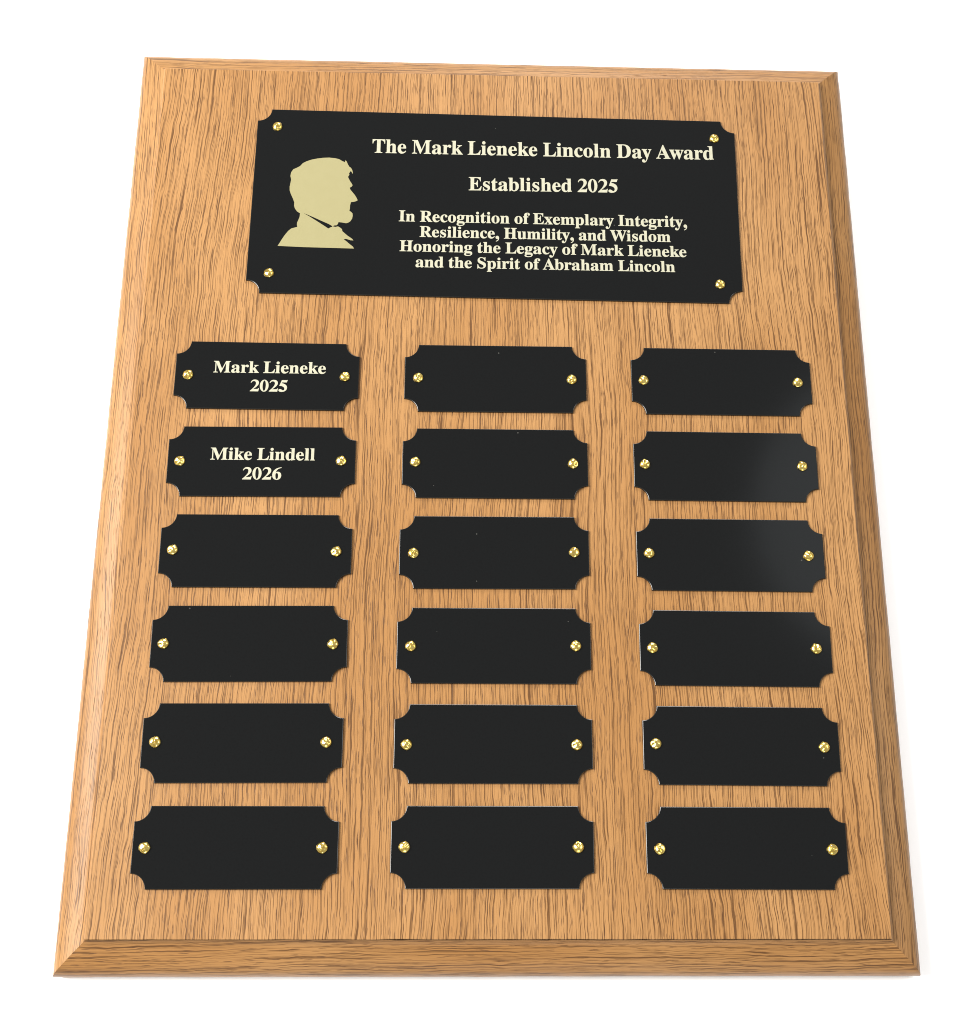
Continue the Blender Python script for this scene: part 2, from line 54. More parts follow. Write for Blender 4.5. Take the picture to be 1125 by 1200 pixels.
GLYPHS = json.loads('''{"A":[959,[[81,0,-19,0,-19,13,-19,27,-19,40,9,40,33,49,52,66,70,84,89,117,108,164,223,450,338,737,453,1024,466,1023,479,1023,493,1022,610,745,727,468,844,190,866,137,886,99,903,75,919,52,943,40,974,40,974,27,974,13,974,0,817,0,660,0,503,0,503,13,503,27,503,40,583,40,622,60,622,100,622,114,615,140,599,179,584,216,569,253,555,291,445,291,336,291,227,291,209,245,191,200,173,155,170,148,167,139,166,129,165,119,164,111,164,106,164,62,200,40,271,40,274,40,277,40,280,40,280,27,280,13,280,0,181,0],[295,468,249,353,343,353,437,353,531,353,483,468,436,585,388,701,342,585]]],"D":[1089,[[197,0,44,0,44,13,44,25,44,38,90,40,122,49,138,65,154,81,162,114,162,164,162,383,162,602,162,822,162,880,153,918,134,936,114,954,81,963,33,963,33,975,33,988,33,1000,184,1000,335,1000,487,1000,664,1000,798,957,890,870,982,784,1028,660,1028,500,1028,167,853,0,501,0,349,0],[452,53,488,53,585,53,656,90,701,165,747,239,770,352,770,503,770,802,676,951,490,951,452,951,428,944,417,930,405,916,400,888,400,845,400,616,400,387,400,158,400,117,405,89,417,74,428,60]]],"E":[971,[[315,0,31,0,31,12,31,25,31,37,83,37,119,46,137,65,156,84,165,119,165,171,165,384,165,597,165,810,165,874,156,915,136,935,117,954,84,963,35,963,35,975,35,988,35,1000,316,1000,596,1000,876,1000,876,901,876,801,876,702,865,702,854,702,842,702,830,794,799,857,747,892,696,928,616,946,509,946,477,946,454,944,439,940,424,937,414,929,409,915,404,902,401,881,401,853,401,748,401,644,401,540,409,540,417,540,425,540,491,540,539,557,569,591,600,625,621,680,633,758,645,758,656,758,668,758,668,592,668,426,668,260,656,260,644,260,631,260,626,319,616,365,600,398,583,432,560,455,529,468,498,482,457,488,407,488,405,488,403,488,401,488,401,375,401,261,401,148,401,111,408,87,422,77,436,66,464,60,506,60,578,60,638,69,688,85,738,101,780,128,814,165,849,201,878,251,903,314,917,314,930,314,944,314,924,210,904,105,884,0,599,0]]],"H":[1149,[[200,0,34,0,34,13,34,25,34,38,85,40,119,51,137,69,155,88,164,124,164,177,164,395,164,614,164,832,164,879,155,912,136,931,118,949,85,960,35,963,35,975,35,988,35,1000,201,1000,366,1000,531,1000,531,988,531,975,531,963,495,960,467,955,448,948,430,942,417,929,410,911,403,894,400,867,400,832,400,738,400,644,400,550,517,550,634,550,751,550,751,644,751,738,751,832,751,867,748,894,741,911,735,929,722,942,703,948,685,955,657,960,620,963,620,975,620,988,620,1000,784,1000,949,1000,1114,1000,1114,988,1114,975,1114,963,1063,959,1029,949,1012,931,995,914,987,881,987,832,987,614,987,395,987,177,987,128,995,93,1013,72,1030,52,1063,40,1114,38,1114,25,1114,13,1114,0,949,0,784,0,620,0,620,13,620,25,620,38,670,40,704,50,723,67,741,84,751,121,751,177,751,280,751,383,751,485,634,485,517,485,400,485,400,383,400,280,400,177,400,124,409,88,426,69,444,51,479,40,531,38,531,25,531,13,531,0,365,0]]],"I":[572,[[200,0,29,0,29,13,29,25,29,38,79,43,114,54,134,71,155,87,165,119,165,165,165,393,165,622,165,850,165,895,156,925,139,939,121,953,85,961,29,963,29,975,29,988,29,1000,199,1000,368,1000,537,1000,537,988,537,975,537,963,485,961,449,953,430,939,411,925,401,895,401,850,401,623,401,396,401,170,401,139,405,115,412,97,418,80,432,66,452,58,472,49,501,42,540,38,540,25,540,13,540,0,370,0]]],"L":[937,[[317,0,34,0,34,13,34,25,34,38,85,40,119,51,137,69,155,88,164,124,164,177,164,395,164,614,164,832,164,881,155,915,136,933,118,951,85,961,35,963,35,975,35,988,35,1000,206,1000,378,1000,549,1000,549,988,549,975,549,963,509,963,479,960,457,953,436,946,421,933,412,915,404,896,400,868,400,832,400,615,400,398,400,181,400,147,402,121,407,103,412,86,423,74,439,69,455,63,480,60,513,60,584,60,643,69,691,87,739,105,779,134,812,175,845,216,874,270,898,339,911,339,925,339,938,339,919,226,901,113,882,0,599,0]]],"M":[1393,[[145,0,31,0,31,13,31,25,31,38,80,40,115,51,135,69,155,88,165,123,165,174,165,396,165,618,165,839,165,872,162,896,155,913,148,930,135,942,116,949,97,957,69,961,33,963,33,975,33,988,33,1000,157,1000,281,1000,406,1000,503,771,599,542,696,313,793,542,890,771,987,1000,1110,1000,1233,1000,1356,1000,1356,988,1356,975,1356,963,1308,959,1276,948,1257,929,1239,911,1230,878,1230,830,1230,616,1230,402,1230,187,1230,146,1234,115,1241,94,1247,72,1260,58,1277,51,1295,43,1321,39,1354,38,1354,25,1354,13,1354,0,1192,0,1031,0,869,0,869,13,869,25,869,38,904,41,931,47,950,54,969,62,981,76,988,97,995,117,999,146,999,183,999,414,999,645,999,876,877,584,755,292,633,0,620,0,606,0,593,0,472,285,352,569,231,854,231,628,231,402,231,175,231,119,242,83,262,65,283,47,320,38,372,38,372,25,372,13,372,0,258,0]]],"R":[1039,[[200,0,34,0,34,13,34,25,34,38,85,40,119,51,137,69,155,88,164,124,164,177,164,395,164,614,164,832,164,879,155,912,136,931,118,949,85,960,35,963,35,975,35,988,35,1000,183,1000,329,1000,476,1000,624,1000,734,978,807,935,880,892,916,825,916,735,916,613,841,532,692,491,777,364,863,237,948,111,965,86,980,68,993,56,1007,44,1026,38,1050,38,1052,38,1053,38,1055,38,1055,25,1055,13,1055,0,951,0,847,0,743,0,643,155,543,311,443,466,428,466,414,466,400,466,400,370,400,273,400,177,400,124,409,88,426,69,444,51,479,40,531,38,531,25,531,13,531,0,365,0],[400,624,400,513,416,513,431,513,447,513,524,513,579,531,614,567,649,603,667,660,667,738,667,877,609,947,493,947,453,947,428,941,417,928,405,915,400,888,400,847,400,736]]],"S":[857,[[108,-24,94,-24,94,100,94,223,94,347,109,347,123,347,137,347,161,239,197,160,245,109,293,58,356,33,432,33,488,33,532,48,564,79,596,110,612,149,612,196,612,261,573,313,494,351,448,374,403,396,357,419,271,461,209,506,169,555,129,603,109,661,109,729,109,789,122,841,148,884,173,928,208,962,253,987,298,1011,349,1024,406,1024,435,1024,468,1020,504,1013,540,1006,578,997,620,984,627,982,634,980,640,979,646,977,652,976,658,976,684,976,699,992,703,1024,717,1024,731,1024,745,1024,745,916,745,808,745,701,733,701,720,701,708,701,694,756,673,804,645,845,616,886,583,919,545,942,507,965,468,976,426,976,376,976,336,963,307,937,277,910,262,876,262,835,262,797,275,765,301,739,326,713,364,689,414,665,462,643,509,621,556,599,616,571,663,542,697,512,731,481,755,448,769,413,782,378,789,337,789,292,789,229,774,174,744,127,714,80,672,43,617,17,562,-9,497,-22,422,-22,397,-22,373,-20,348,-17,324,-14,300,-7,276,2,251,10,231,17,216,21,201,25,191,27,186,27,170,27,159,23,152,16,145,8,139,-5,134,-24,121,-24]]],"T":[929,[[375,0,202,0,202,13,202,25,202,38,255,38,292,48,312,68,332,87,342,124,342,177,342,435,342,693,342,951,337,951,332,951,327,951,250,951,188,929,143,886,98,842,71,779,63,698,50,698,37,698,24,698,24,799,24,899,24,1000,316,1000,609,1000,901,1000,901,899,901,797,901,696,889,696,877,696,864,696,848,866,756,951,590,951,586,951,582,951,578,951,578,693,578,435,578,177,578,122,588,85,607,66,626,48,664,38,720,38,720,25,720,13,720,0,547,0]]],"W":[1342,[[389,-24,375,-24,273,272,172,567,71,863,59,897,47,922,33,938,20,954,-2,962,-34,963,-34,975,-34,988,-34,1000,110,1000,253,1000,397,1000,397,988,397,975,397,963,365,962,343,957,329,948,315,940,308,924,308,901,308,881,314,853,325,819,380,658,435,497,490,336,547,482,604,628,661,774,650,808,639,842,628,876,618,911,604,933,587,943,570,954,542,960,503,963,503,975,503,988,503,1000,657,1000,811,1000,965,1000,965,988,965,975,965,963,897,963,863,944,863,904,863,892,867,874,876,848,931,687,986,526,1041,364,1090,513,1139,662,1187,811,1199,847,1205,874,1205,892,1205,918,1197,936,1181,946,1166,955,1140,961,1105,963,1105,975,1105,988,1105,1000,1193,1000,1282,1000,1370,1000,1370,988,1370,975,1370,963,1342,958,1320,946,1306,925,1291,904,1277,874,1263,833,1168,548,1074,262,979,-24,966,-24,953,-24,940,-24,857,210,775,445,693,678,601,445,509,210,418,-24,403,-24]]],"a":[755,[[620,-22,559,-22,485,-22,445,11,439,77,373,13,296,-19,210,-19,158,-19,118,-4,89,25,59,54,44,92,44,139,44,204,76,257,139,299,203,340,302,380,437,418,437,455,437,492,437,530,437,571,428,601,410,620,392,639,364,649,325,649,260,649,229,633,229,602,229,596,235,583,249,563,263,544,270,525,270,507,270,481,260,459,241,443,222,427,198,419,170,419,139,419,115,428,98,446,81,464,72,489,72,519,72,554,84,584,108,611,132,638,166,660,208,676,250,691,299,699,356,699,461,699,535,680,578,642,622,603,643,543,643,462,643,354,643,245,643,137,643,112,645,95,647,87,651,79,657,75,668,75,678,75,690,81,703,91,710,81,716,71,723,60,675,5],[284,74,332,74,346,74,362,79,382,90,402,101,420,117,437,139,437,216,437,294,437,372,319,344,260,282,260,184,260,111]]],"b":[792,[[102,-25,94,-25,94,268,94,560,94,853,94,899,90,928,80,941,71,954,50,962,18,965,18,976,18,988,18,1000,113,1000,208,1000,304,1000,304,871,304,741,304,612,352,670,412,699,485,699,537,699,583,685,623,656,663,628,694,589,717,538,740,488,751,430,751,364,751,290,737,223,709,165,681,107,642,61,592,28,542,-5,486,-22,422,-22,356,-22,292,6,230,62,192,33,154,4,117,-25,109,-25],[336,31,401,31,453,31,490,56,509,108,529,161,538,242,538,351,538,441,528,508,507,551,487,594,452,615,404,615,382,615,360,608,341,592,321,577,309,557,304,531,304,404,304,277,304,150,304,71]]],"c":[645,[[457,-22,342,-22,286,-22,235,-7,190,24,145,54,109,96,83,149,56,202,43,262,43,329,43,401,58,464,88,520,118,575,159,620,210,652,262,684,320,701,383,701,454,701,510,685,550,655,589,624,609,586,609,538,609,511,601,489,585,473,569,457,547,448,519,448,460,448,431,482,431,550,431,558,431,566,432,574,433,582,434,589,434,596,434,633,413,652,372,652,288,652,246,572,246,412,246,304,264,223,301,167,337,112,387,84,448,84,501,84,550,109,596,158,606,150,616,141,626,133,552,29]]],"d":[813,[[387,-22,307,-22,256,-22,210,-7,170,23,130,53,99,94,77,146,54,198,43,257,43,323,43,399,55,465,79,521,103,578,136,622,179,653,221,684,268,699,320,699,389,699,445,671,490,615,490,703,490,792,490,881,490,911,482,933,466,945,450,957,424,964,387,965,387,976,387,988,387,1000,491,1000,596,1000,701,1000,701,722,701,443,701,165,701,129,705,103,713,89,722,75,742,65,776,60,776,48,776,36,776,24,697,24,602,8,490,-22,490,14,490,50,490,86,448,14],[333,62,376,62,399,62,421,72,443,91,465,110,481,135,490,167,490,288,490,410,490,531,486,556,474,576,453,592,432,608,409,617,382,617,336,617,304,594,286,549,268,503,258,432,258,336,258,244,266,174,285,128,302,84]]],"e":[661,[[458,-22,338,-22,281,-22,230,-7,186,23,142,53,107,95,81,150,56,206,43,270,43,345,43,414,56,475,83,528,109,581,145,623,191,653,237,684,288,699,345,699,430,699,497,671,546,615,596,559,621,481,621,381,621,375,621,370,621,364,499,364,378,364,257,364,259,183,319,93,438,93,496,93,548,125,593,189,604,179,615,169,626,159,554,38],[255,430,255,422,318,422,380,422,443,422,443,439,443,455,443,472,443,534,436,579,424,608,412,637,389,652,354,652,288,652,255,584,255,447,255,439]]],"f":[469,[[168,0,33,0,33,12,33,24,33,35,58,37,76,42,87,48,98,54,105,64,109,77,113,87,115,116,115,161,115,310,115,459,115,608,89,608,62,608,35,608,35,632,35,657,35,682,62,682,89,682,115,682,115,713,115,744,115,776,115,854,139,914,186,957,233,999,298,1021,382,1021,444,1021,492,1007,527,979,561,951,578,917,578,878,578,846,570,822,553,805,536,789,516,780,493,780,466,780,445,787,429,802,414,816,406,835,406,859,406,878,412,900,423,923,425,926,427,931,430,937,432,942,434,947,434,950,434,966,421,974,395,974,365,974,345,964,337,944,329,924,325,895,325,857,325,799,325,740,325,682,365,682,406,682,447,682,447,657,447,632,447,608,406,608,365,608,325,608,325,453,325,298,325,143,325,99,332,70,347,56,361,42,392,35,438,35,438,24,438,12,438,0,303,0]]],"g":[718,[[442,-308,320,-308,225,-308,153,-295,105,-267,56,-239,31,-204,31,-164,31,-116,71,-80,150,-56,85,-25,52,16,52,66,52,103,65,135,93,162,120,190,164,216,224,242,107,285,49,360,49,466,49,512,61,553,87,588,113,623,148,650,192,670,237,689,288,699,345,699,403,699,459,689,512,668,573,668,635,668,696,668,696,642,696,615,696,589,660,589,624,589,589,589,623,546,640,499,640,447,640,404,629,365,606,332,584,298,553,272,513,254,474,235,429,226,378,226,367,226,356,226,344,227,333,228,322,229,311,229,286,229,264,222,247,207,230,193,221,176,221,156,221,124,251,108,310,108,335,108,360,108,385,108,463,108,524,101,569,89,613,76,645,56,665,28,684,0,693,-36,693,-81,693,-152,662,-208,598,-248,535,-288],[311,273,345,273,381,273,405,289,418,320,431,352,438,399,438,463,438,528,431,576,418,606,405,637,381,652,345,652,311,652,286,637,272,606,258,576,251,528,251,463,251,399,258,352,272,320,286,289],[287,-255,353,-255,503,-255,578,-218,578,-145,578,-119,568,-101,547,-91,527,-80,494,-75,450,-75,371,-75,292,-75,212,-75,178,-98,161,-126,161,-159,161,-185,176,-208,208,-227,239,-246]]],"h":[836,[[158,0,40,0,40,12,40,24,40,35,68,36,88,43,99,56,110,69,115,91,115,122,115,374,115,625,115,876,115,907,110,929,100,942,90,956,71,964,41,966,41,977,41,989,41,1000,136,1000,230,1000,325,1000,325,862,325,724,325,586,380,661,449,699,534,699,662,699,726,621,726,465,726,351,726,237,726,122,726,92,731,70,740,57,750,43,769,36,798,35,798,24,798,12,798,0,680,0,562,0,444,0,444,12,444,24,444,35,447,35,451,35,454,35,496,35,516,64,516,122,516,241,516,358,516,476,516,517,512,547,503,566,494,586,475,596,445,596,399,596,359,569,325,516,325,385,325,254,325,122,325,92,329,70,338,57,348,43,367,36,395,35,395,24,395,12,395,0,277,0]]],"i":[435,[[252,795,221,795,190,795,163,806,142,827,121,848,111,874,111,906,111,937,121,964,142,985,163,1007,190,1018,221,1018,253,1018,279,1007,300,985,321,964,332,937,332,906,332,874,321,848,299,827,278,806],[158,0,40,0,40,12,40,24,40,35,69,37,89,44,99,56,110,68,115,90,115,122,115,266,115,410,115,553,115,590,111,614,103,626,94,637,75,644,44,645,45,657,45,669,46,682,139,682,233,682,326,682,326,495,326,309,326,122,326,92,330,70,339,58,348,45,367,37,395,35,395,24,395,12,395,0,277,0]]],"k":[788,[[157,0,38,0,38,12,38,24,38,35,69,37,89,45,99,57,110,69,115,91,115,122,115,373,115,623,115,873,115,908,111,931,103,943,95,956,76,963,44,965,45,976,45,988,46,1000,139,1000,231,1000,325,1000,325,790,325,580,325,370,383,428,441,486,499,544,523,569,535,591,535,611,535,633,510,645,459,645,456,645,454,645,451,645,451,657,451,669,451,682,554,682,656,682,758,682,758,669,758,657,758,645,701,642,649,617,603,571,565,533,527,496,488,459,579,331,669,203,760,75,778,49,801,35,826,35,826,24,826,12,826,0,705,0,584,0,463,0,463,12,463,24,463,35,468,35,472,35,476,35,509,35,525,47,525,69,525,80,520,93,509,108,458,179,408,251,357,323,346,314,335,304,325,295,325,237,325,180,325,122,325,92,329,70,338,58,348,45,367,37,395,35,395,24,395,12,395,0,276,0]]],"l":[438,[[158,0,40,0,40,12,40,24,40,35,69,37,89,44,99,56,110,68,115,90,115,122,115,373,115,623,115,873,115,906,111,929,103,942,95,956,76,964,44,965,44,976,44,988,44,1000,138,1000,232,1000,326,1000,326,707,326,415,326,122,326,92,330,70,339,58,348,45,367,37,395,35,395,24,395,12,395,0,277,0]]],"m":[1217,[[156,0,40,0,40,12,40,24,40,35,68,36,88,43,99,56,110,69,115,91,115,122,115,267,115,412,115,556,115,587,110,609,100,623,90,637,71,645,41,646,41,658,41,670,41,682,135,682,228,682,322,682,322,648,322,615,322,581,378,660,444,699,521,699,621,699,682,657,703,574,761,657,832,699,917,699,1043,699,1106,621,1106,465,1106,351,1106,237,1106,122,1106,92,1111,70,1120,57,1130,43,1148,36,1177,35,1177,24,1177,12,1177,0,1061,0,945,0,829,0,829,12,829,24,829,35,857,36,875,44,885,58,895,71,900,93,900,122,900,241,900,358,900,476,900,517,895,547,886,566,878,586,859,596,829,596,786,596,747,571,712,521,712,388,712,255,712,122,712,93,717,71,727,58,736,44,754,36,782,35,782,24,782,12,782,0,667,0,553,0,438,0,438,12,438,24,438,35,466,36,484,44,494,58,504,71,509,93,509,122,509,241,509,358,509,476,509,516,505,546,496,566,487,586,468,596,438,596,392,596,353,569,322,516,322,385,322,254,322,122,322,93,326,72,335,58,344,45,362,37,389,35,389,24,389,12,389,0,273,0]]],"n":[836,[[158,0,40,0,40,12,40,24,40,35,68,36,88,43,99,56,110,69,115,91,115,122,115,267,115,412,115,556,115,587,110,609,100,623,90,637,71,645,41,646,41,658,41,670,41,682,136,682,230,682,325,682,325,650,325,618,325,587,379,662,448,699,534,699,662,699,726,621,726,465,726,351,726,237,726,122,726,92,731,70,740,57,750,43,769,36,798,35,798,24,798,12,798,0,680,0,562,0,444,0,444,12,444,24,444,35,447,35,451,35,454,35,496,35,516,64,516,122,516,241,516,358,516,476,516,517,512,547,503,566,494,586,475,596,445,596,399,596,359,569,325,516,325,385,325,254,325,122,325,92,329,70,338,57,348,43,367,36,395,35,395,24,395,12,395,0,277,0]]],"o":[739,[[434,-22,370,-22,305,-22,248,-6,198,25,149,56,110,99,83,154,55,209,41,270,41,338,41,408,55,470,83,524,110,579,149,622,198,653,248,684,305,699,369,699,433,699,489,684,538,653,588,623,626,581,654,527,682,472,696,410,696,338,696,267,682,204,654,150,626,96,588,54,539,24,490,-7],[329,25,370,25,412,25,441,45,459,86,468,105,474,136,477,179,481,221,482,274,482,338,482,468,474,553,456,595,438,636,410,656,370,656,327,656,298,636,282,595,265,552,257,467,257,339,257,275,259,222,262,179,266,136,273,105,282,86,299,45]]],"p":[816,[[170,-305,38,-305,38,-294,38,-283,38,-271,61,-270,78,-266,89,-257,99,-249,107,-237,111,-221,114,-206,115,-179,115,-140,115,85,115,309,115,534,115,579,111,608,102,622,93,635,73,644,43,647,43,659,43,670,43,682,133,682,224,682,314,682,314,647,314,612,314,577,358,659,422,701,506,701,558,701,604,685,643,655,682,624,713,583,735,530,758,478,769,418,769,351,769,279,757,215,735,159,712,102,680,58,639,26,599,-6,552,-22,499,-22,427,-22,369,9,325,71,325,5,325,-61,325,-127,325,-166,327,-196,333,-217,339,-237,350,-251,367,-258,383,-265,405,-269,434,-270,434,-282,434,-293,434,-305,302,-305],[382,62,429,62,474,62,506,85,525,130,545,177,555,247,555,339,555,429,546,497,530,544,514,589,483,611,437,611,391,611,354,579,325,516,325,394,325,272,325,150,347,91]]],"r":[631,[[171,0,40,0,40,12,40,24,40,35,69,37,89,44,99,56,110,68,115,90,115,122,115,266,115,410,115,553,115,591,111,615,102,626,93,637,74,644,44,645,45,657,45,669,46,682,137,682,229,682,320,682,320,639,320,596,320,553,346,600,376,637,411,662,446,687,479,699,512,699,553,699,584,689,605,667,626,646,636,618,636,584,636,556,627,532,611,515,594,497,572,488,544,488,519,488,500,494,488,507,475,519,465,533,454,549,445,563,431,571,414,571,394,571,374,557,356,530,337,503,327,467,327,422,327,322,327,222,327,122,327,89,335,67,349,55,363,44,391,37,434,35,434,24,434,12,434,0,302,0]]],"s":[633,[[402,-22,332,-22,293,-22,245,-11,190,13,181,17,172,19,161,19,137,19,121,6,112,-19,101,-19,89,-19,78,-19,78,64,78,148,78,231,91,231,104,231,117,231,130,170,155,121,190,86,226,50,265,33,308,33,345,33,373,41,392,58,412,76,422,99,422,128,422,170,395,204,342,230,306,248,270,266,235,285,183,310,145,339,119,372,94,404,81,441,81,484,81,546,101,597,142,639,183,680,239,701,310,701,325,701,344,698,364,694,385,690,409,684,437,676,441,675,447,673,453,672,459,670,464,670,468,670,484,670,497,680,506,701,516,701,526,701,535,701,535,629,535,558,535,487,524,487,513,487,501,487,486,540,462,580,431,608,400,637,366,651,327,651,296,651,272,643,255,628,239,612,230,593,230,569,230,546,238,526,253,510,268,495,291,479,322,465,354,448,387,432,420,416,470,391,507,363,530,333,553,302,565,260,565,208,565,137,544,81,501,40,458,-2]]],"t":[502,[[371,-21,271,-21,212,-21,170,-6,145,23,119,52,106,96,106,156,106,308,106,460,106,612,86,612,65,612,44,612,44,627,44,643,44,658,103,714,153,765,193,810,233,856,264,896,283,931,295,931,306,931,317,931,317,848,317,765,317,682,363,682,410,682,456,682,456,658,456,635,456,612,410,612,363,612,317,612,317,468,317,324,317,180,317,150,321,127,328,111,336,96,349,89,369,89,403,89,431,114,453,164,465,157,476,151,488,145,443,34]]],"u":[823,[[331,-22,288,-22,220,-22,172,-2,143,38,115,78,100,136,100,212,100,323,100,434,100,544,100,579,96,604,86,620,77,637,56,645,25,646,25,658,25,670,25,682,120,682,216,682,311,682,311,508,311,335,311,162,311,137,318,116,331,101,344,86,363,78,388,78,433,78,471,100,501,145,501,278,501,411,501,544,501,582,496,608,485,622,474,637,451,645,416,646,416,658,416,670,416,682,514,682,613,682,711,682,711,505,711,329,711,153,711,120,716,97,727,86,738,74,759,67,791,65,791,53,791,40,791,28,710,28,614,11,501,-22,501,15,501,52,501,89,477,54,446,27,409,7,371,-12]]],"w":[954,[[281,-22,268,-22,191,179,114,380,37,581,30,600,22,614,13,625,4,635,-8,642,-24,645,-24,657,-24,669,-24,682,86,682,195,682,304,682,304,669,304,657,304,645,284,644,270,640,262,635,255,630,251,620,251,606,251,599,252,592,254,583,256,575,259,565,262,555,297,463,331,371,366,279,398,358,431,437,463,516,456,539,448,562,441,584,433,609,425,625,417,633,408,642,392,647,369,647,369,659,369,670,369,682,482,682,596,682,709,682,709,669,709,657,709,645,669,643,649,630,649,606,649,602,649,597,651,591,651,584,653,579,653,575,682,487,709,398,738,310,771,394,805,478,839,562,846,579,850,593,850,605,850,618,844,628,834,634,824,640,806,645,782,647,782,659,782,670,782,682,847,682,913,682,978,682,978,670,978,659,978,647,957,647,942,639,933,625,924,610,914,591,904,566,826,370,747,174,668,-22,657,-22,646,-22,634,-22,586,129,538,281,490,432,429,281,368,129,307,-22,294,-22]]],"x":[701,[[93,0,10,0,10,11,10,22,10,33,54,44,96,75,136,124,181,183,225,241,270,299,212,392,153,485,94,578,68,620,39,642,9,645,9,657,9,669,9,682,129,682,250,682,370,682,370,670,370,658,370,646,329,646,308,636,308,615,308,607,315,593,327,571,353,531,378,491,403,451,432,489,462,526,491,563,507,582,515,598,515,612,515,625,509,632,499,637,489,642,470,645,441,646,441,658,441,670,441,682,522,682,602,682,683,682,683,671,683,661,683,651,642,642,600,611,558,558,517,506,476,455,435,404,503,296,572,188,640,80,649,66,657,55,665,47,673,39,685,35,701,34,701,23,701,11,701,0,581,0,461,0,341,0,341,12,341,24,341,35,362,35,379,38,391,43,402,48,407,56,407,66,407,82,398,103,381,130,354,170,328,210,302,251,273,212,243,173,214,134,195,110,186,90,186,75,186,47,208,33,251,33,253,33,256,33,258,33,258,22,258,11,258,0,175,0]]],"y":[659,[[152,-308,115,-308,78,-308,47,-297,22,-274,-2,-252,-15,-222,-15,-184,-15,-159,-6,-136,10,-117,27,-97,50,-87,78,-87,104,-87,124,-94,140,-108,156,-123,164,-142,164,-167,164,-171,163,-175,163,-179,163,-183,162,-187,162,-192,162,-208,171,-217,189,-217,206,-217,226,-199,251,-162,264,-144,275,-122,284,-97,293,-73,301,-44,308,-10,232,177,156,363,80,550,71,573,62,591,54,604,45,617,39,626,34,631,25,640,11,645,-7,645,-8,645,-9,645,-10,645,-10,657,-10,669,-10,682,112,682,233,682,356,682,356,669,356,657,356,645,328,644,309,641,298,636,287,631,282,620,282,603,282,598,283,593,285,586,287,579,289,571,292,563,330,463,369,362,407,261,440,351,473,440,506,530,512,545,516,559,519,571,521,583,522,593,522,602,522,618,516,630,504,636,492,642,472,645,445,645,445,657,445,669,445,682,516,682,587,682,658,682,658,669,658,657,658,645,637,645,621,635,608,617,596,598,583,570,569,532,498,337,427,142,356,-53,331,-121,307,-173,284,-210,261,-247,236,-273,210,-287,183,-301]]]}''')

for _g in GLYPHS.values():
    _g[1] = [[f[i:i + 6] for i in range(0, len(f), 6)] for f in _g[1]]

# ------------------------------------------------------------------ node helpers
class NT:
    def __init__(s, name):
        s.m = bpy.data.materials.new(name); s.m.use_nodes = True
        s.t = s.m.node_tree; s.n = s.t.nodes
        s.b = s.n['Principled BSDF']
    def add(s, typ, **kw):
        q = s.n.new(typ)
        for k, v in kw.items(): setattr(q, k, v)
        return q
    def put(s, sock, v):
        if isinstance(v, bpy.types.NodeSocket): s.t.links.new(v, sock)
        elif v is not None: sock.default_value = v
    def math(s, op, a, b=None, c=None, clamp=False):
        q = s.add('ShaderNodeMath', operation=op); q.use_clamp = clamp
        for i, v in enumerate((a, b, c)): s.put(q.inputs[i], v)
        return q.outputs[0]
    def comb(s, x, y, z=0.0):
        q = s.add('ShaderNodeCombineXYZ')
        for i, v in enumerate((x, y, z)): s.put(q.inputs[i], v)
        return q.outputs[0]
    def noise(s, vec, scale=1.0, detail=2.0, rough=0.5):
        q = s.add('ShaderNodeTexNoise', noise_dimensions='3D')
        s.put(q.inputs['Vector'], vec); s.put(q.inputs['Scale'], scale)
        s.put(q.inputs['Detail'], detail); s.put(q.inputs['Roughness'], rough)
        return q.outputs[0]
    def voro(s, vec, rnd=1.0):
        q = s.add('ShaderNodeTexVoronoi', voronoi_dimensions='2D', feature='F1')
        s.put(q.inputs['Vector'], vec); s.put(q.inputs['Scale'], 1.0); s.put(q.inputs['Randomness'], rnd)
        return q
    def range(s, v, a, b, c=0.0, d=1.0, smooth=True):
        q = s.add('ShaderNodeMapRange', interpolation_type='SMOOTHSTEP' if smooth else 'LINEAR')
        s.put(q.inputs['Value'], v)
        s.put(q.inputs['From Min'], a); s.put(q.inputs['From Max'], b)
        s.put(q.inputs['To Min'], c); s.put(q.inputs['To Max'], d)
        return q.outputs[0]
    def mix(s, f, a, b):
        q = s.add('ShaderNodeMix', data_type='RGBA')
        s.put(q.inputs['Factor'], f); s.put(q.inputs['A'], a) if False else None
        ins = [i for i in q.inputs if i.type == 'RGBA']
        s.put(ins[0], a); s.put(ins[1], b)
        return [o for o in q.outputs if o.type == 'RGBA'][0]

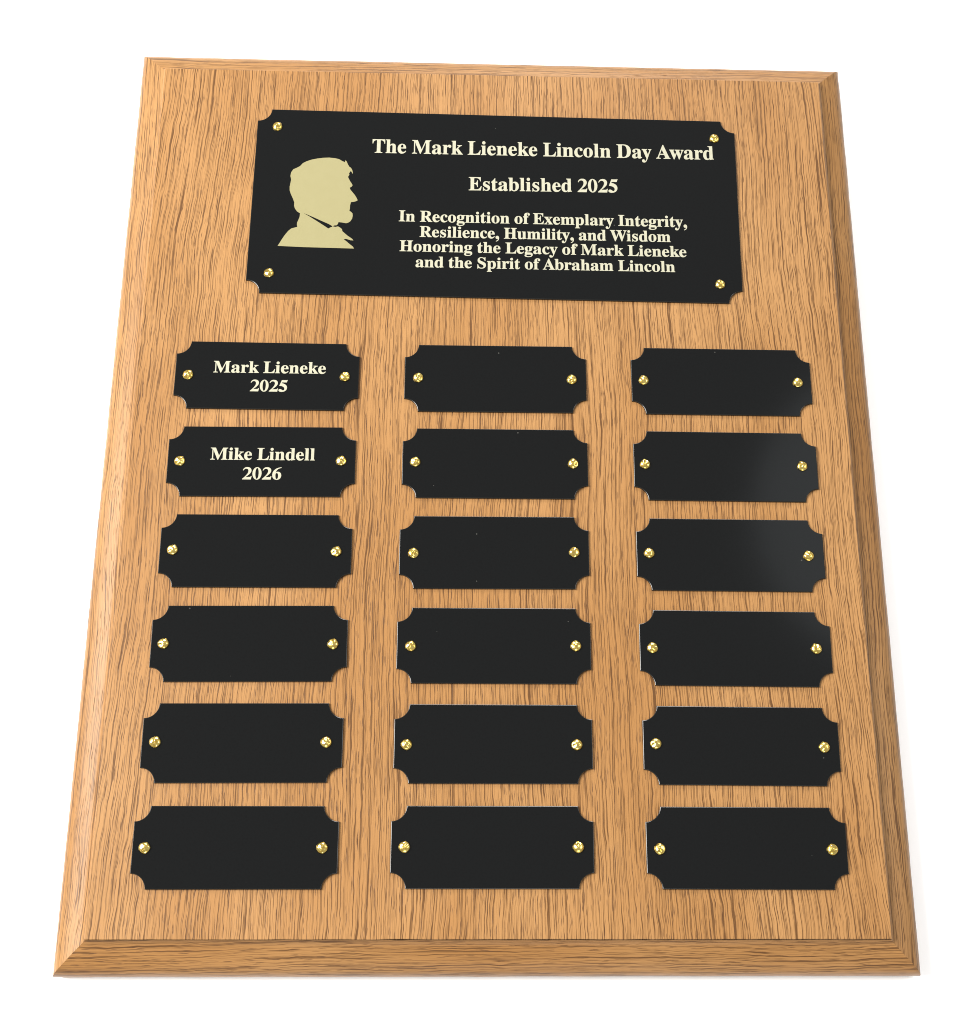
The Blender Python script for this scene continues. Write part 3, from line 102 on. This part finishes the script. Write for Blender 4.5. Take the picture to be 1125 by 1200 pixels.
def make_oak(name, light, dark, fan, wave, pore_gain=1.0):
    """honey oak: UV in millimetres, u across the grain, v along it"""
    k = NT(name)
    uvn = k.add('ShaderNodeUVMap'); uvn.uv_map = 'grain'
    sx = k.add('ShaderNodeSeparateXYZ'); k.put(sx.inputs[0], uvn.outputs[0])
    u, v = sx.outputs[0], sx.outputs[1]
    # fibres fan out towards the foot of the board
    uf = k.math('MULTIPLY', u, k.math('ADD', k.math('MULTIPLY', v, fan), 1.0))
    # slow waves and small wobble
    n1 = k.noise(k.comb(k.math('MULTIPLY', u, .011), k.math('MULTIPLY', v, .010)), detail=1.0)
    n2 = k.noise(k.comb(k.math('MULTIPLY', u, .06), k.math('MULTIPLY', v, .05), 7.3), detail=2.0)
    n3 = k.noise(k.comb(k.math('MULTIPLY', u, .45), k.math('MULTIPLY', v, .20), 3.1), detail=1.0)
    uw = k.math('ADD', uf, k.math('MULTIPLY', k.math('SUBTRACT', n1, .5), wave))
    uw = k.math('ADD', uw, k.math('MULTIPLY', k.math('SUBTRACT', n2, .5), wave * .18))
    uw = k.math('ADD', uw, k.math('MULTIPLY', k.math('SUBTRACT', n3, .5), 0.62))
    # bands of dense and open grain
    band = k.noise(k.comb(k.math('MULTIPLY', uw, .13), k.math('MULTIPLY', v, .004), 1.7), detail=2.0)
    # long pore dashes, three sets that overlap
    pa = None
    for fu, fv, off, t0, t1, amt in ((.62, .026, 0.0, .07, .12, 1.0), (.90, .045, 41.3, .08, .13, 1.0), (1.3, .085, 87.7, .16, .10, .9)):
        vo = k.voro(k.comb(k.math('MULTIPLY', k.math('ADD', uw, off), fu), k.math('MULTIPLY', v, fv)))
        thr = k.range(band, .33, .67, t0, t1)
        stren = k.noise(k.comb(k.math('MULTIPLY', uw, .30), k.math('MULTIPLY', v, .035), 9.0 + off), detail=1.0)
        q = k.math('MULTIPLY', k.range(vo.outputs['Distance'], k.math('MULTIPLY', thr, .6), thr, 1.0, 0.0),
                   k.range(stren, .36, .60, .25 * amt, amt))
        pa = q if pa is None else k.math('MAXIMUM', pa, q)
    # growth lines: roughly even rows, each broken and shifting
    line = None
    for f, z0, half, amt in ((.37, 1.3, .17, 1.0), (.55, 5.9, .15, 1.0), (.79, 8.8, .13, .9), (1.12, 14.1, .11, .75), (1.6, 19.7, .085, .45)):
        jit = k.noise(k.comb(k.math('MULTIPLY', uw, f * .9), k.math('MULTIPLY', v, .007), z0), detail=2.0)
        t = k.math('ADD', k.math('MULTIPLY', uw, f), k.math('MULTIPLY', jit, 1.3))
        d = k.math('ABSOLUTE', k.math('SUBTRACT', k.math('FRACT', t), .5))
        wid = k.noise(k.comb(k.math('MULTIPLY', uw, f), k.math('MULTIPLY', v, .07), z0 + 3), detail=2.0)
        hw = k.range(wid, .34, .66, half * f * .6, half * f * 1.3)
        brk = k.noise(k.comb(k.math('MULTIPLY', uw, f * 1.1), k.math('MULTIPLY', v, .037), z0 + 11), detail=2.0)
        q = k.math('MULTIPLY', k.range(d, k.math('MULTIPLY', hw, .5), hw, 1.0, 0.0), k.range(brk, .44, .54, 0.0, amt))
        line = q if line is None else k.math('MAXIMUM', line, q)
    g2 = k.noise(k.comb(k.math('MULTIPLY', uw, 3.2), k.math('MULTIPLY', v, .06), 2.2), detail=2.0)
    line = k.math('MAXIMUM', line, k.range(g2, .54, .74, 0.0, .25))
    pore = pa
    # broken by tiny flecks so no stroke is even
    fl = k.noise(k.comb(k.math('MULTIPLY', uw, 2.2), k.math('MULTIPLY', v, .55), 5.0), detail=2.0)
    pore = k.math('MULTIPLY', pore, k.range(fl, .3, .6, .6, 1.0))
    pore = k.math('MULTIPLY', pore, pore_gain, clamp=True)
    tone = k.noise(k.comb(k.math('MULTIPLY', uw, .03), k.math('MULTIPLY', v, .008), 6.0), detail=2.0)
    pale = tuple(min(1, x * y) for x, y in zip(light, (1.10, 1.11, 1.17))) + (1,)
    warm = tuple(x * y for x, y in zip(light, (.93, .87, .80))) + (1,)
    mid = tuple(l * .14 + d * .86 for l, d in zip(light, dark)) + (1,)
    col = k.mix(k.range(tone, .3, .7), pale, warm)
    col = k.mix(line, col, mid)
    col = k.mix(pore, col, tuple(dark) + (1,))
    k.put(k.b.inputs['Base Color'], col)
    k.put(k.b.inputs['Roughness'], k.math('ADD', k.math('MULTIPLY', pore, .2), .42))
    k.b.inputs['Specular IOR Level'].default_value = .18
    bp = k.add('ShaderNodeBump'); bp.inputs['Strength'].default_value = .25; bp.inputs['Distance'].default_value = .0002
    k.put(bp.inputs['Height'], k.math('SUBTRACT', 1.0, pore))
    k.put(k.b.inputs['Normal'], bp.outputs[0])
    return k.m

def simple(name, col, rough=.5, metal=0.0, spec=.5):
    k = NT(name)
    k.b.inputs['Base Color'].default_value = tuple(col) + (1,)
    k.b.inputs['Roughness'].default_value = rough; k.b.inputs['Metallic'].default_value = metal
    k.b.inputs['Specular IOR Level'].default_value = spec
    return k

OAK = make_oak('oak_face', (.253, .1335, .0485), (.056, .0225, .0068), .0003, 8.0)
OAK_EDGE = make_oak('oak_edge', (.232, .120, .041), (.056, .0225, .0068), 0.0, 7.0, .9)

def make_black():
    k = simple('satin_black', (.0042, .0044, .0044), .30, 0.0, .28)
    tc = k.add('ShaderNodeTexCoord'); oi = k.add('ShaderNodeObjectInfo')
    off = k.add('ShaderNodeVectorMath', operation='ADD'); k.put(off.inputs[0], tc.outputs['Object'])
    k.put(off.inputs[1], k.comb(k.math('MULTIPLY', oi.outputs['Random'], 3.0), oi.outputs['Random']))
    n = k.noise(off.outputs[0], 60, 3.0)
    fine = k.noise(off.outputs[0], 1500, 2.0)
    k.put(k.b.inputs['Roughness'], k.range(k.math('ADD', k.math('MULTIPLY', n, .7), k.math('MULTIPLY', fine, .3)), .3, .7, .085, .105, False))
    # sparse dust specks
    v = k.add('ShaderNodeTexVoronoi', voronoi_dimensions='2D', feature='F1')
    k.put(v.inputs['Vector'], off.outputs[0]); v.inputs['Scale'].default_value = 70
    sep = k.add('ShaderNodeSeparateXYZ'); k.put(sep.inputs[0], v.outputs['Color'])
    keep = k.math('GREATER_THAN', sep.outputs[0], .91)
    size = k.math('MULTIPLY', sep.outputs[1], .018)
    d = k.math('MULTIPLY', k.math('LESS_THAN', v.outputs['Distance'], size), keep)
    grain = k.range(fine, .3, .7, .85, 1.15, False)
    base = k.mix(grain, (.0, .0, .0, 1), (.0030, .0032, .0032, 1))
    k.put(k.b.inputs['Base Color'], k.mix(k.math('MULTIPLY', d, .8), base, (.05, .05, .045, 1)))
    return k.m
BLACK = make_black()
BEVEL = simple('plate_cut_edge', (.008, .008, .007), .24, 0.0, .36).m
def make_letters():
    k = simple('engraved_brass', (.37, .35, .215), .5, 0.0, .3)
    tc = k.add('ShaderNodeTexCoord')
    n = k.noise(tc.outputs['Object'], 900, 2.0)
    k.put(k.b.inputs['Base Color'], k.mix(k.range(n, .35, .65), (.274, .268, .198, 1), (.296, .290, .218, 1)))
    return k.m
LETTER = make_letters()
def make_emblem():
    k = simple('engraved_brass_field', (.29, .268, .118), .5, 0.0, .3)
    tc = k.add('ShaderNodeTexCoord')
    n = k.noise(tc.outputs['Object'], 260, 3.0)
    k.put(k.b.inputs['Base Color'], k.mix(k.range(n, .3, .7), (.195, .176, .083, 1), (.199, .180, .086, 1)))
    return k.m
EMBLEM = make_emblem()
def make_brass():
    k = simple('brass', (.90, .70, .28), .20, 1.0)
    tc = k.add('ShaderNodeTexCoord'); oi = k.add('ShaderNodeObjectInfo')
    off = k.add('ShaderNodeVectorMath', operation='ADD'); k.put(off.inputs[0], tc.outputs['Object'])
    k.put(off.inputs[1], k.comb(oi.outputs['Random'], 0.0))
    n = k.noise(off.outputs[0], 1100, 2.0)
    k.put(k.b.inputs['Base Color'], k.mix(k.range(n, .3, .7), (.74, .48, .09, 1), (.92, .71, .22, 1)))
    bp = k.add('ShaderNodeBump'); bp.inputs['Strength'].default_value = .5; bp.inputs['Distance'].default_value = .0002
    k.put(bp.inputs['Height'], n); k.put(k.b.inputs['Normal'], bp.outputs[0])
    return k.m
BRASS = make_brass()
def make_white():
    k = simple('white_table', (.93, .93, .93), .6, 0.0, .3)
    tc = k.add('ShaderNodeTexCoord')
    n = k.noise(tc.outputs['Object'], 40, 4.0)
    k.put(k.b.inputs['Base Color'], k.mix(k.range(n, .3, .7), (.925, .925, .925, 1), (.94, .94, .94, 1)))
    return k.m
WHITE = make_white()

# ------------------------------------------------------------------ object helpers
def link(name, me, parent=None, loc=(0, 0, 0), rotz=0.0):
    o = bpy.data.objects.new(name, me); C.objects.link(o)
    o.location = Vector(loc) * MM; o.rotation_euler = (0, 0, rotz)
    if parent is not None: o.parent = parent
    return o
def mesh(name, verts, faces, mats, midx=None, uv=None, smooth=False):
    me = bpy.data.meshes.new(name)
    me.from_pydata([Vector(v) * MM for v in verts], [], faces)
    for m in mats: me.materials.append(m)
    if midx:
        for p, i in zip(me.polygons, midx): p.material_index = i
    if uv:
        lay = me.uv_layers.new(name='grain')
        for p in me.polygons:
            for li in p.loop_indices: lay.data[li].uv = uv[me.loops[li].vertex_index]
    if smooth:
        for p in me.polygons: p.use_smooth = True
    me.update()
    return me

# ------------------------------------------------------------------ setting: the white table
n = 24; S = 3000.0
tv, tf = [], []
for j in range(n + 1):
    for i in range(n + 1): tv.append((-S + 2 * S * i / n, -S + 2 * S * j / n, 0))
for j in range(n):
    for i in range(n):
        a = j * (n + 1) + i; tf.append((a, a + 1, a + n + 2, a + n + 1))
tab = link('table_top', mesh('table_top', tv, tf, [WHITE])); tab['kind'] = 'structure'

# ------------------------------------------------------------------ the plaque
plaque = bpy.data.objects.new('award_plaque', None); C.objects.link(plaque)
plaque['label'] = 'honey oak award plaque with sloping moulded edges, one large and eighteen small black plates'
plaque['category'] = 'plaque'
FW, FH = 247.73, 313.75

def board():
    """slab with a softened top arris, edges very slightly uneven as cut wood is"""
    a, b = FW / 2, FH / 2
    ring = []
    N = 90
    for sx, sy, ex, ey in ((-a, -b, a, -b), (a, -b, a, b), (a, b, -a, b), (-a, b, -a, -b)):
        for i in range(N):
            t = i / N; ring.append((sx + (ex - sx) * t, sy + (ey - sy) * t))
    verts, uv, faces = [], [], []
    L = len(ring)
    for inset, z in ((.22, 0.0), (.06, -.08), (0.0, -.28), (0.0, -15.6)):
        for x, y in ring:
            q = .10 * noise.noise(Vector((x * .09, y * .09, 3))) + .07 * noise.noise(Vector((x * .5, y * .5, 8)))
            q -= .08                                 # stays inside the bevelled frame
            kx, ky = (a - inset + q) / a, (b - inset + q) / b
            verts.append((x * kx, y * ky, z)); uv.append((x * kx, y * ky))
    for r in range(3):
        for i in range(L):
            j = (i + 1) % L
            faces.append((r * L + j, r * L + i, (r + 1) * L + i, (r + 1) * L + j))
    faces.append(tuple(range(L))); faces.append(tuple(reversed(range(3 * L, 4 * L))))
    return mesh('board', verts, faces, [OAK], uv=uv)
face_board = link('board', board(), plaque, (0, 0, THICK))

PROFILE = [(.02, -1.15), (.38, -1.6), (.85, -2.05), (1.4, -2.4), (2.0, -2.62), (3.0, -2.95), (4.4, -3.45), (5.8, -4.05),
           (7.1, -4.75), (8.0, -5.4), (8.65, -6.2), (9.15, -7.2), (9.45, -8.2), (9.6, -9.3), (9.62, -10.5),
           (9.62, -14.6), (9.4, -15.3), (8.9, -15.8), (8.2, -15.98), (.02, -15.98)]
def edge(kx, ky, seed):
    """one mitred moulding; (kx, ky) points outwards"""
    a, b = FW / 2, FH / 2
    M = 60; verts, uv, faces = [], [], []
    s = 0.0; prev = (PROFILE[0][0] * 1.1, PROFILE[0][1])
    P = len(PROFILE)
    for (o, z) in PROFILE:
        o *= 1.10
        s += math.hypot(o - prev[0], z - prev[1]); prev = (o, z)
        for i in range(M + 1):
            t = i / M * 2 - 1
            if kx: x, y = kx * (a + o), t * (b + o); g = (s + seed, y + seed * 3)
            else: y, x = ky * (b + o), t * (a + o); g = (s + seed, x + seed * 3)
            wob = .11 * noise.noise(Vector((x * .11 + seed, y * .11, z * .2))) * min(1, o / 4)
            verts.append((x + kx * wob, y + ky * wob, z)); uv.append(g)
    flip = (kx == 1) or (ky == -1)
    for r in range(P - 1):
        for i in range(M):
            q = (r * (M + 1) + i, r * (M + 1) + i + 1, (r + 1) * (M + 1) + i + 1, (r + 1) * (M + 1) + i)
            faces.append(q if not flip else tuple(reversed(q)))
    q = [(P - 1) * (M + 1) + i for i in range(M + 1)] + [i for i in reversed(range(M + 1))]
    me = mesh('edge_moulding', verts, faces, [OAK_EDGE], uv=uv)
    bm = bmesh.new(); bm.from_mesh(me); bmesh.ops.recalc_face_normals(bm, faces=bm.faces)
    # outward check: the slope must face up
    up = sum(f.normal.z for f in bm.faces if f.calc_center_median().z > -.006)
    if up < 0: bmesh.ops.reverse_faces(bm, faces=bm.faces)
    for f in bm.faces: f.smooth = True
    bm.to_mesh(me); bm.free()
    return me
for kx, ky, seed in ((-1, 0, 11), (1, 0, 57.3), (0, 1, 131.9), (0, -1, 93.1)):
    link('edge_moulding', edge(kx, ky, seed), face_board)

# ------------------------------------------------------------------ plates
def outline(w, h, nr, d, seg=10):
    """rectangle with quarter circles bitten out of its corners, inset by d"""
    pts = []
    a, b = w / 2, h / 2; r = nr + d
    th = math.asin(min(1, d / r)) if r > 0 else 0
    # corners anticlockwise from lower left; arc centre is the uncut corner
    for cx, cy, a0, a1 in ((-a, -b, math.pi / 2 - th, th), (a, -b, math.pi - th, math.pi / 2 + th),
                           (a, b, 1.5 * math.pi - th, math.pi + th), (-a, b, 2 * math.pi - th, 1.5 * math.pi + th)):
        for i in range(seg + 1):
            t = a0 + (a1 - a0) * i / seg
            pts.append((cx + r * math.cos(t), cy + r * math.sin(t)))
    return pts
PZ = .75
def plate_mesh(name, w, h, nr):
    verts, faces, mi = [], [], []
    rings = [(0, .02), (0, PZ - .20), (.06, PZ - .07), (.20, PZ)]
    L = None
    for d, z in rings:
        o = outline(w, h, nr, d); L = len(o)
        verts += [(x, y, z) for x, y in o]
    for r in range(3):
        for i in range(L):
            j = (i + 1) % L
            faces.append((r * L + i, r * L + j, (r + 1) * L + j, (r + 1) * L + i)); mi.append(1)
    faces.append(tuple(range(3 * L, 4 * L))); mi.append(0)
    faces.append(tuple(reversed(range(L)))); mi.append(1)
    return mesh(name, verts, faces, [BLACK, BEVEL], mi)

# ------------------------------------------------------------------ tacks: small domed brass pins with a hammered head
def tack_mesh(seed):
    rnd = random.Random(seed)
    prof = [(1.74, 0.0), (1.80, .12), (1.72, .34), (1.50, .66), (1.12, .93), (.62, 1.08), (.24, 1.12)]
    N = 18; verts, faces = [], []
    for r, z in prof:
        for i in range(N):
            t = 2 * math.pi * i / N
            k = 1 + (rnd.random() - .5) * (.07 if z > .2 else .02)
            verts.append((1.03 * r * k * math.cos(t), 1.03 * r * k * math.sin(t), z + (rnd.random() - .5) * (.16 if z > .2 else 0)))
    verts.append((0, 0, 1.10))
    for _ in range(2):                               # hammer dents
        t = rnd.uniform(0, 6.28); r0 = rnd.uniform(.7, 1.3); dx, dy = r0 * math.cos(t), r0 * math.sin(t)
        verts = [(x, y, z - .42 * math.exp(-((x - dx) ** 2 + (y - dy) ** 2) / .16) * (z > .3)) for x, y, z in verts]
    for q in range(len(prof) - 1):
        for i in range(N):
            j = (i + 1) % N
            faces.append((q * N + i, q * N + j, (q + 1) * N + j, (q + 1) * N + i))
    q = (len(prof) - 1) * N
    for i in range(N): faces.append((q + i, q + (i + 1) % N, len(verts) - 1))
    return mesh('tack', verts, faces, [BRASS], smooth=True)
TACKS_ME = [tack_mesh(s) for s in range(9)]
rnd = random.Random(4)
def tack(parent, x, y):
    o = link('tack', rnd.choice(TACKS_ME), parent, (x, y, PZ))
    o.rotation_euler = (rnd.uniform(-.07, .07), rnd.uniform(-.07, .07), rnd.uniform(0, 6.28))
    return o

# ------------------------------------------------------------------ lettering
# numerals and comma drawn by hand: corner points (x, y) and cubic triples
def path(*segs):
    """segs: first a point, then points (line) or 6-tuples (cubic) -> bezier knots [hl, co, hr]"""
    P = [list(segs[0])]
    K = [[None, segs[0], None]]
    for s in segs[1:]:
        if len(s) == 2: K[-1][2] = K[-1][1]; K.append([K[-1][1], s, None]); K[-1][0] = s
        else: K[-1][2] = (s[0], s[1]); K.append([(s[2], s[3]), (s[4], s[5]), None])
    if K[-1][1] == K[0][1]:
        K[0][0] = K[-1][0]; K.pop()
    for k in K:
        k[0] = k[0] or k[1]; k[2] = k[2] or k[1]
    return [[c for p in k for c in p] for k in K]
def ell(cx, cy, rx, ry):
    a, b = rx * .5523, ry * .5523
    return path((cx, cy - ry), (cx + a, cy - ry, cx + rx, cy - b, cx + rx, cy), (cx + rx, cy + b, cx + a, cy + ry, cx, cy + ry),
                (cx - a, cy + ry, cx - rx, cy + b, cx - rx, cy), (cx - rx, cy - b, cx - a, cy - ry, cx, cy - ry))
S_ = 1000 / 676
def sc(paths, adv): return [adv * S_, [[[v * S_ for v in k] for k in p] for p in paths]]
GLYPHS['0'] = sc([ell(250, 337, 226, 350), ell(250, 337, 92, 318)], 500)
GLYPHS['2'] = sc([path((478, 182), (446, 0), (17, 0), (17, 22), (210, 205, 318, 340, 318, 474), (318, 560, 268, 610, 196, 610),
                       (136, 610, 92, 578, 60, 510), (36, 518), (70, 632, 142, 688, 246, 688), (372, 688, 458, 610, 458, 500),
                       (458, 385, 372, 290, 170, 128), (370, 128), (418, 128, 434, 138, 454, 182), (478, 182))], 500)
GLYPHS['5'] = sc([path((470, 688), (428, 556), (178, 556), (158, 496), (340, 466, 454, 380, 454, 232), (454, 84, 334, -10, 178, -10),
                       (84, -10, 22, 26, 22, 82), (22, 122, 52, 146, 92, 146), (126, 146, 152, 132, 184, 104), (214, 78, 234, 70, 256, 70),
                       (302, 70, 330, 108, 330, 172), (330, 272, 230, 344, 56, 352), (174, 676), (404, 676), (428, 676, 440, 678, 450, 688), (470, 688))], 500)
GLYPHS['6'] = sc([path((470, 688), (220, 668, 28, 510, 28, 268), (28, 96, 118, -13, 252, -13), (384, -13, 475, 84, 475, 222),
                       (475, 350, 404, 432, 300, 432), (258, 432, 226, 420, 190, 390), (214, 532, 310, 630, 472, 664), (470, 688)),
                  path((182, 318), (180, 290, 178, 262, 178, 232), (178, 98, 206, 20, 256, 20), (304, 20, 330, 82, 330, 190),
                       (330, 312, 302, 372, 246, 372), (222, 372, 200, 354, 182, 318))], 500)
GLYPHS[','] = sc([path((60, -172), (140, -130, 178, -84, 178, -38), (178, -30, 176, -24, 168, -24), (160, -24, 150, -34, 128, -34),
                       (78, -34, 40, 4, 40, 60), (40, 120, 82, 156, 130, 156), (192, 156, 230, 100, 230, 20), (230, -78, 176, -160, 68, -196), (60, -172))], 250)

BOLD = .045                        # strokes bite a little wider than drawn, mm
def flat(knots, res=5):
    """closed cubic outline -> polyline without repeated points"""
    out = []
    for a, b in zip(knots, knots[1:] + knots[:1]):
        p0, p1, p2, p3 = (a[2], a[3]), (a[4], a[5]), (b[0], b[1]), (b[2], b[3])
        cr = abs((p3[0] - p0[0]) * (p1[1] - p0[1]) - (p3[1] - p0[1]) * (p1[0] - p0[0])) + abs((p3[0] - p0[0]) * (p2[1] - p0[1]) - (p3[1] - p0[1]) * (p2[0] - p0[0]))
        nn = 1 if cr < 1e-6 * 1e6 else res
        for i in range(nn):
            t = i / nn; m = 1 - t
            q = tuple(m ** 3 * p0[d] + 3 * m * m * t * p1[d] + 3 * m * t * t * p2[d] + t ** 3 * p3[d] for d in (0, 1))
            if not out or math.dist(q, out[-1]) > 2.0: out.append(q)
    if math.dist(out[0], out[-1]) <= 2.0: out.pop()
    return out
def inside(p, poly):
    c = False
    for (x1, y1), (x2, y2) in zip(poly, poly[1:] + poly[:1]):
        if (y1 > p[1]) != (y2 > p[1]) and p[0] < (x2 - x1) * (p[1] - y1) / (y2 - y1) + x1: c = not c
    return c
def grow(poly, d):
    area = sum(x1 * y2 - x2 * y1 for (x1, y1), (x2, y2) in zip(poly, poly[1:] + poly[:1]))
    d = d if area > 0 else -d
    out = []
    for (xa, ya), (xb, yb), (xc, yc) in zip(poly[-1:] + poly[:-1], poly, poly[1:] + poly[:1]):
        l1 = math.hypot(xb - xa, yb - ya); l2 = math.hypot(xc - xb, yc - yb)
        n1, n2 = ((yb - ya) / l1, (xa - xb) / l1), ((yc - yb) / l2, (xb - xc) / l2)
        k = 1 + n1[0] * n2[0] + n1[1] * n2[1]
        k = max(k, .5)
        out.append((xb + d * (n1[0] + n2[0]) / k, yb + d * (n1[1] + n2[1]) / k))
    return out
def text_line(s, p0, p1, cap):
    """lay a line of glyphs from p0 to p1 (ink to ink, on the baseline) with the given cap height, mm"""
    pen = 0.0; items = []
    for c in s:
        if c == ' ': pen += 365; continue
        adv, sp = GLYPHS[c]; items.append((pen, sp)); pen += adv
    xs = [pen_ + k[i] for pen_, sp in items for s_ in sp for k in s_ for i in (0, 2, 4)]
    lo, hi = min(xs), max(xs)
    ux, uy = p1[0] - p0[0], p1[1] - p0[1]; ln = math.hypot(ux, uy)
    fx, fy = ln / (hi - lo), cap / 1000
    cx, sx = ux / ln, uy / ln
    def T(x, y):
        x = (x - lo) * fx; y = y * fy
        return ((p0[0] + x * cx - y * sx) * MM, (p0[1] + x * sx + y * cx) * MM, 0)
    out = []
    for pen_, sp in items:
        polys = [flat(k_) for k_ in sp]; glyph = []
        for n_, p in enumerate(polys):
            hole = any(m_ != n_ and inside(p[0], o_) for m_, o_ in enumerate(polys))
            glyph.append([T(pen_ + gx, gy) for gx, gy in grow(p, (-1 if hole else 1) * BOLD / fx)])
        out.append(glyph)
    return out
def fill(name, glyphs, mat, h=.05):
    """each glyph (outlines with holes) is filled on its own, then all become one mesh"""
    bm = bmesh.new()
    for g in glyphs:
        cu = bpy.data.curves.new(name, 'CURVE'); cu.dimensions = '2D'; cu.fill_mode = 'BOTH'; cu.extrude = h * MM / 2
        for p in g:
            q = cu.splines.new('POLY'); q.points.add(len(p) - 1); q.use_cyclic_u = True
            for bp, c in zip(q.points, p): bp.co = (c[0], c[1], 0, 1)
        tmp = bpy.data.objects.new(name, cu); C.objects.link(tmp)
        bpy.context.view_layer.update()
        me = bpy.data.meshes.new_from_object(tmp.evaluated_get(bpy.context.evaluated_depsgraph_get()))
        bm.from_mesh(me)
        bpy.data.objects.remove(tmp); bpy.data.curves.remove(cu); bpy.data.meshes.remove(me)
    me = bpy.data.meshes.new(name); bm.to_mesh(me); bm.free()
    me.materials.append(mat)
    for p in me.polygons: p.material_index = 0
    return me
def lettering(parent, lines):
    return link('lettering', fill('lettering', [g for l in lines for g in text_line(*l)], LETTER), parent, (0, 0, PZ + .03))

# big plate with four tacks, six lines and the profile
x, y, th = TITLE
title = link('title_plate', plate_mesh('title_plate', 177.8, 76.3, 4.98), plaque, (x, y, THICK), th)
title['label'] = 'large black title plate with gilt lettering and a bearded head in profile'
for p in TITLE_TACKS: tack(title, *p)
lettering(title, [
    ('The Mark Lieneke Lincoln Day Award', (-46.075, 20.512), (80.638, 21.307), 5.75),
    ('Established 2025', (-10.227, 5.651), (44.551, 6.215), 5.5),
    ('In Recognition of Exemplary Integrity,', (-35.373, -7.991), (69.658, -7.538), 4.45),
    ('Resilience, Humility, and Wisdom', (-27.661, -14.202), (63.423, -13.854), 4.38),
    ('Honoring the Legacy of Mark Lieneke', (-34.700, -20.215), (69.017, -19.865), 4.35),
    ('and the Spirit of Abraham Lincoln', (-28.785, -26.520), (64.689, -26.098), 4.32)])
link('portrait_emblem', fill('portrait_emblem', [[[(px * MM, py * MM) for px, py in pts] for pts in (SIL, GAP)]], EMBLEM), title, (0, 0, PZ + .03))

# eighteen name plates
proto = None
for i, (x, y, th) in enumerate(PLATES):
    if proto is None:
        proto = link('name_plate', plate_mesh('name_plate', 63.5, 25.32, 4.77), plaque, (x, y, THICK), th); o = proto
    else:
        o = proto.copy(); C.objects.link(o); o.parent = plaque
        o.location = Vector((x, y, THICK)) * MM; o.rotation_euler = (0, 0, th)
        if 'label' in o: del o['label']
    for p in TACKS[i]: tack(o, *p)
    if i == 0:
        lettering(o, [('Mark Lieneke', (-18.596, .867), (20.178, 1.048), 4.3), ('2025', (-5.538, -6.027), (7.202, -6.018), 4.3)])
        eng0 = o
    if i == 3:
        lettering(o, [('Mike Lindell', (-17.361, .487), (17.909, .407), 4.3), ('2026', (-6.211, -6.613), (6.818, -6.627), 4.32)])
        eng1 = o
eng0['label'] = 'small black name plate engraved with a name over the year 2025'
eng1['label'] = 'small black name plate engraved with a name over the year 2026'
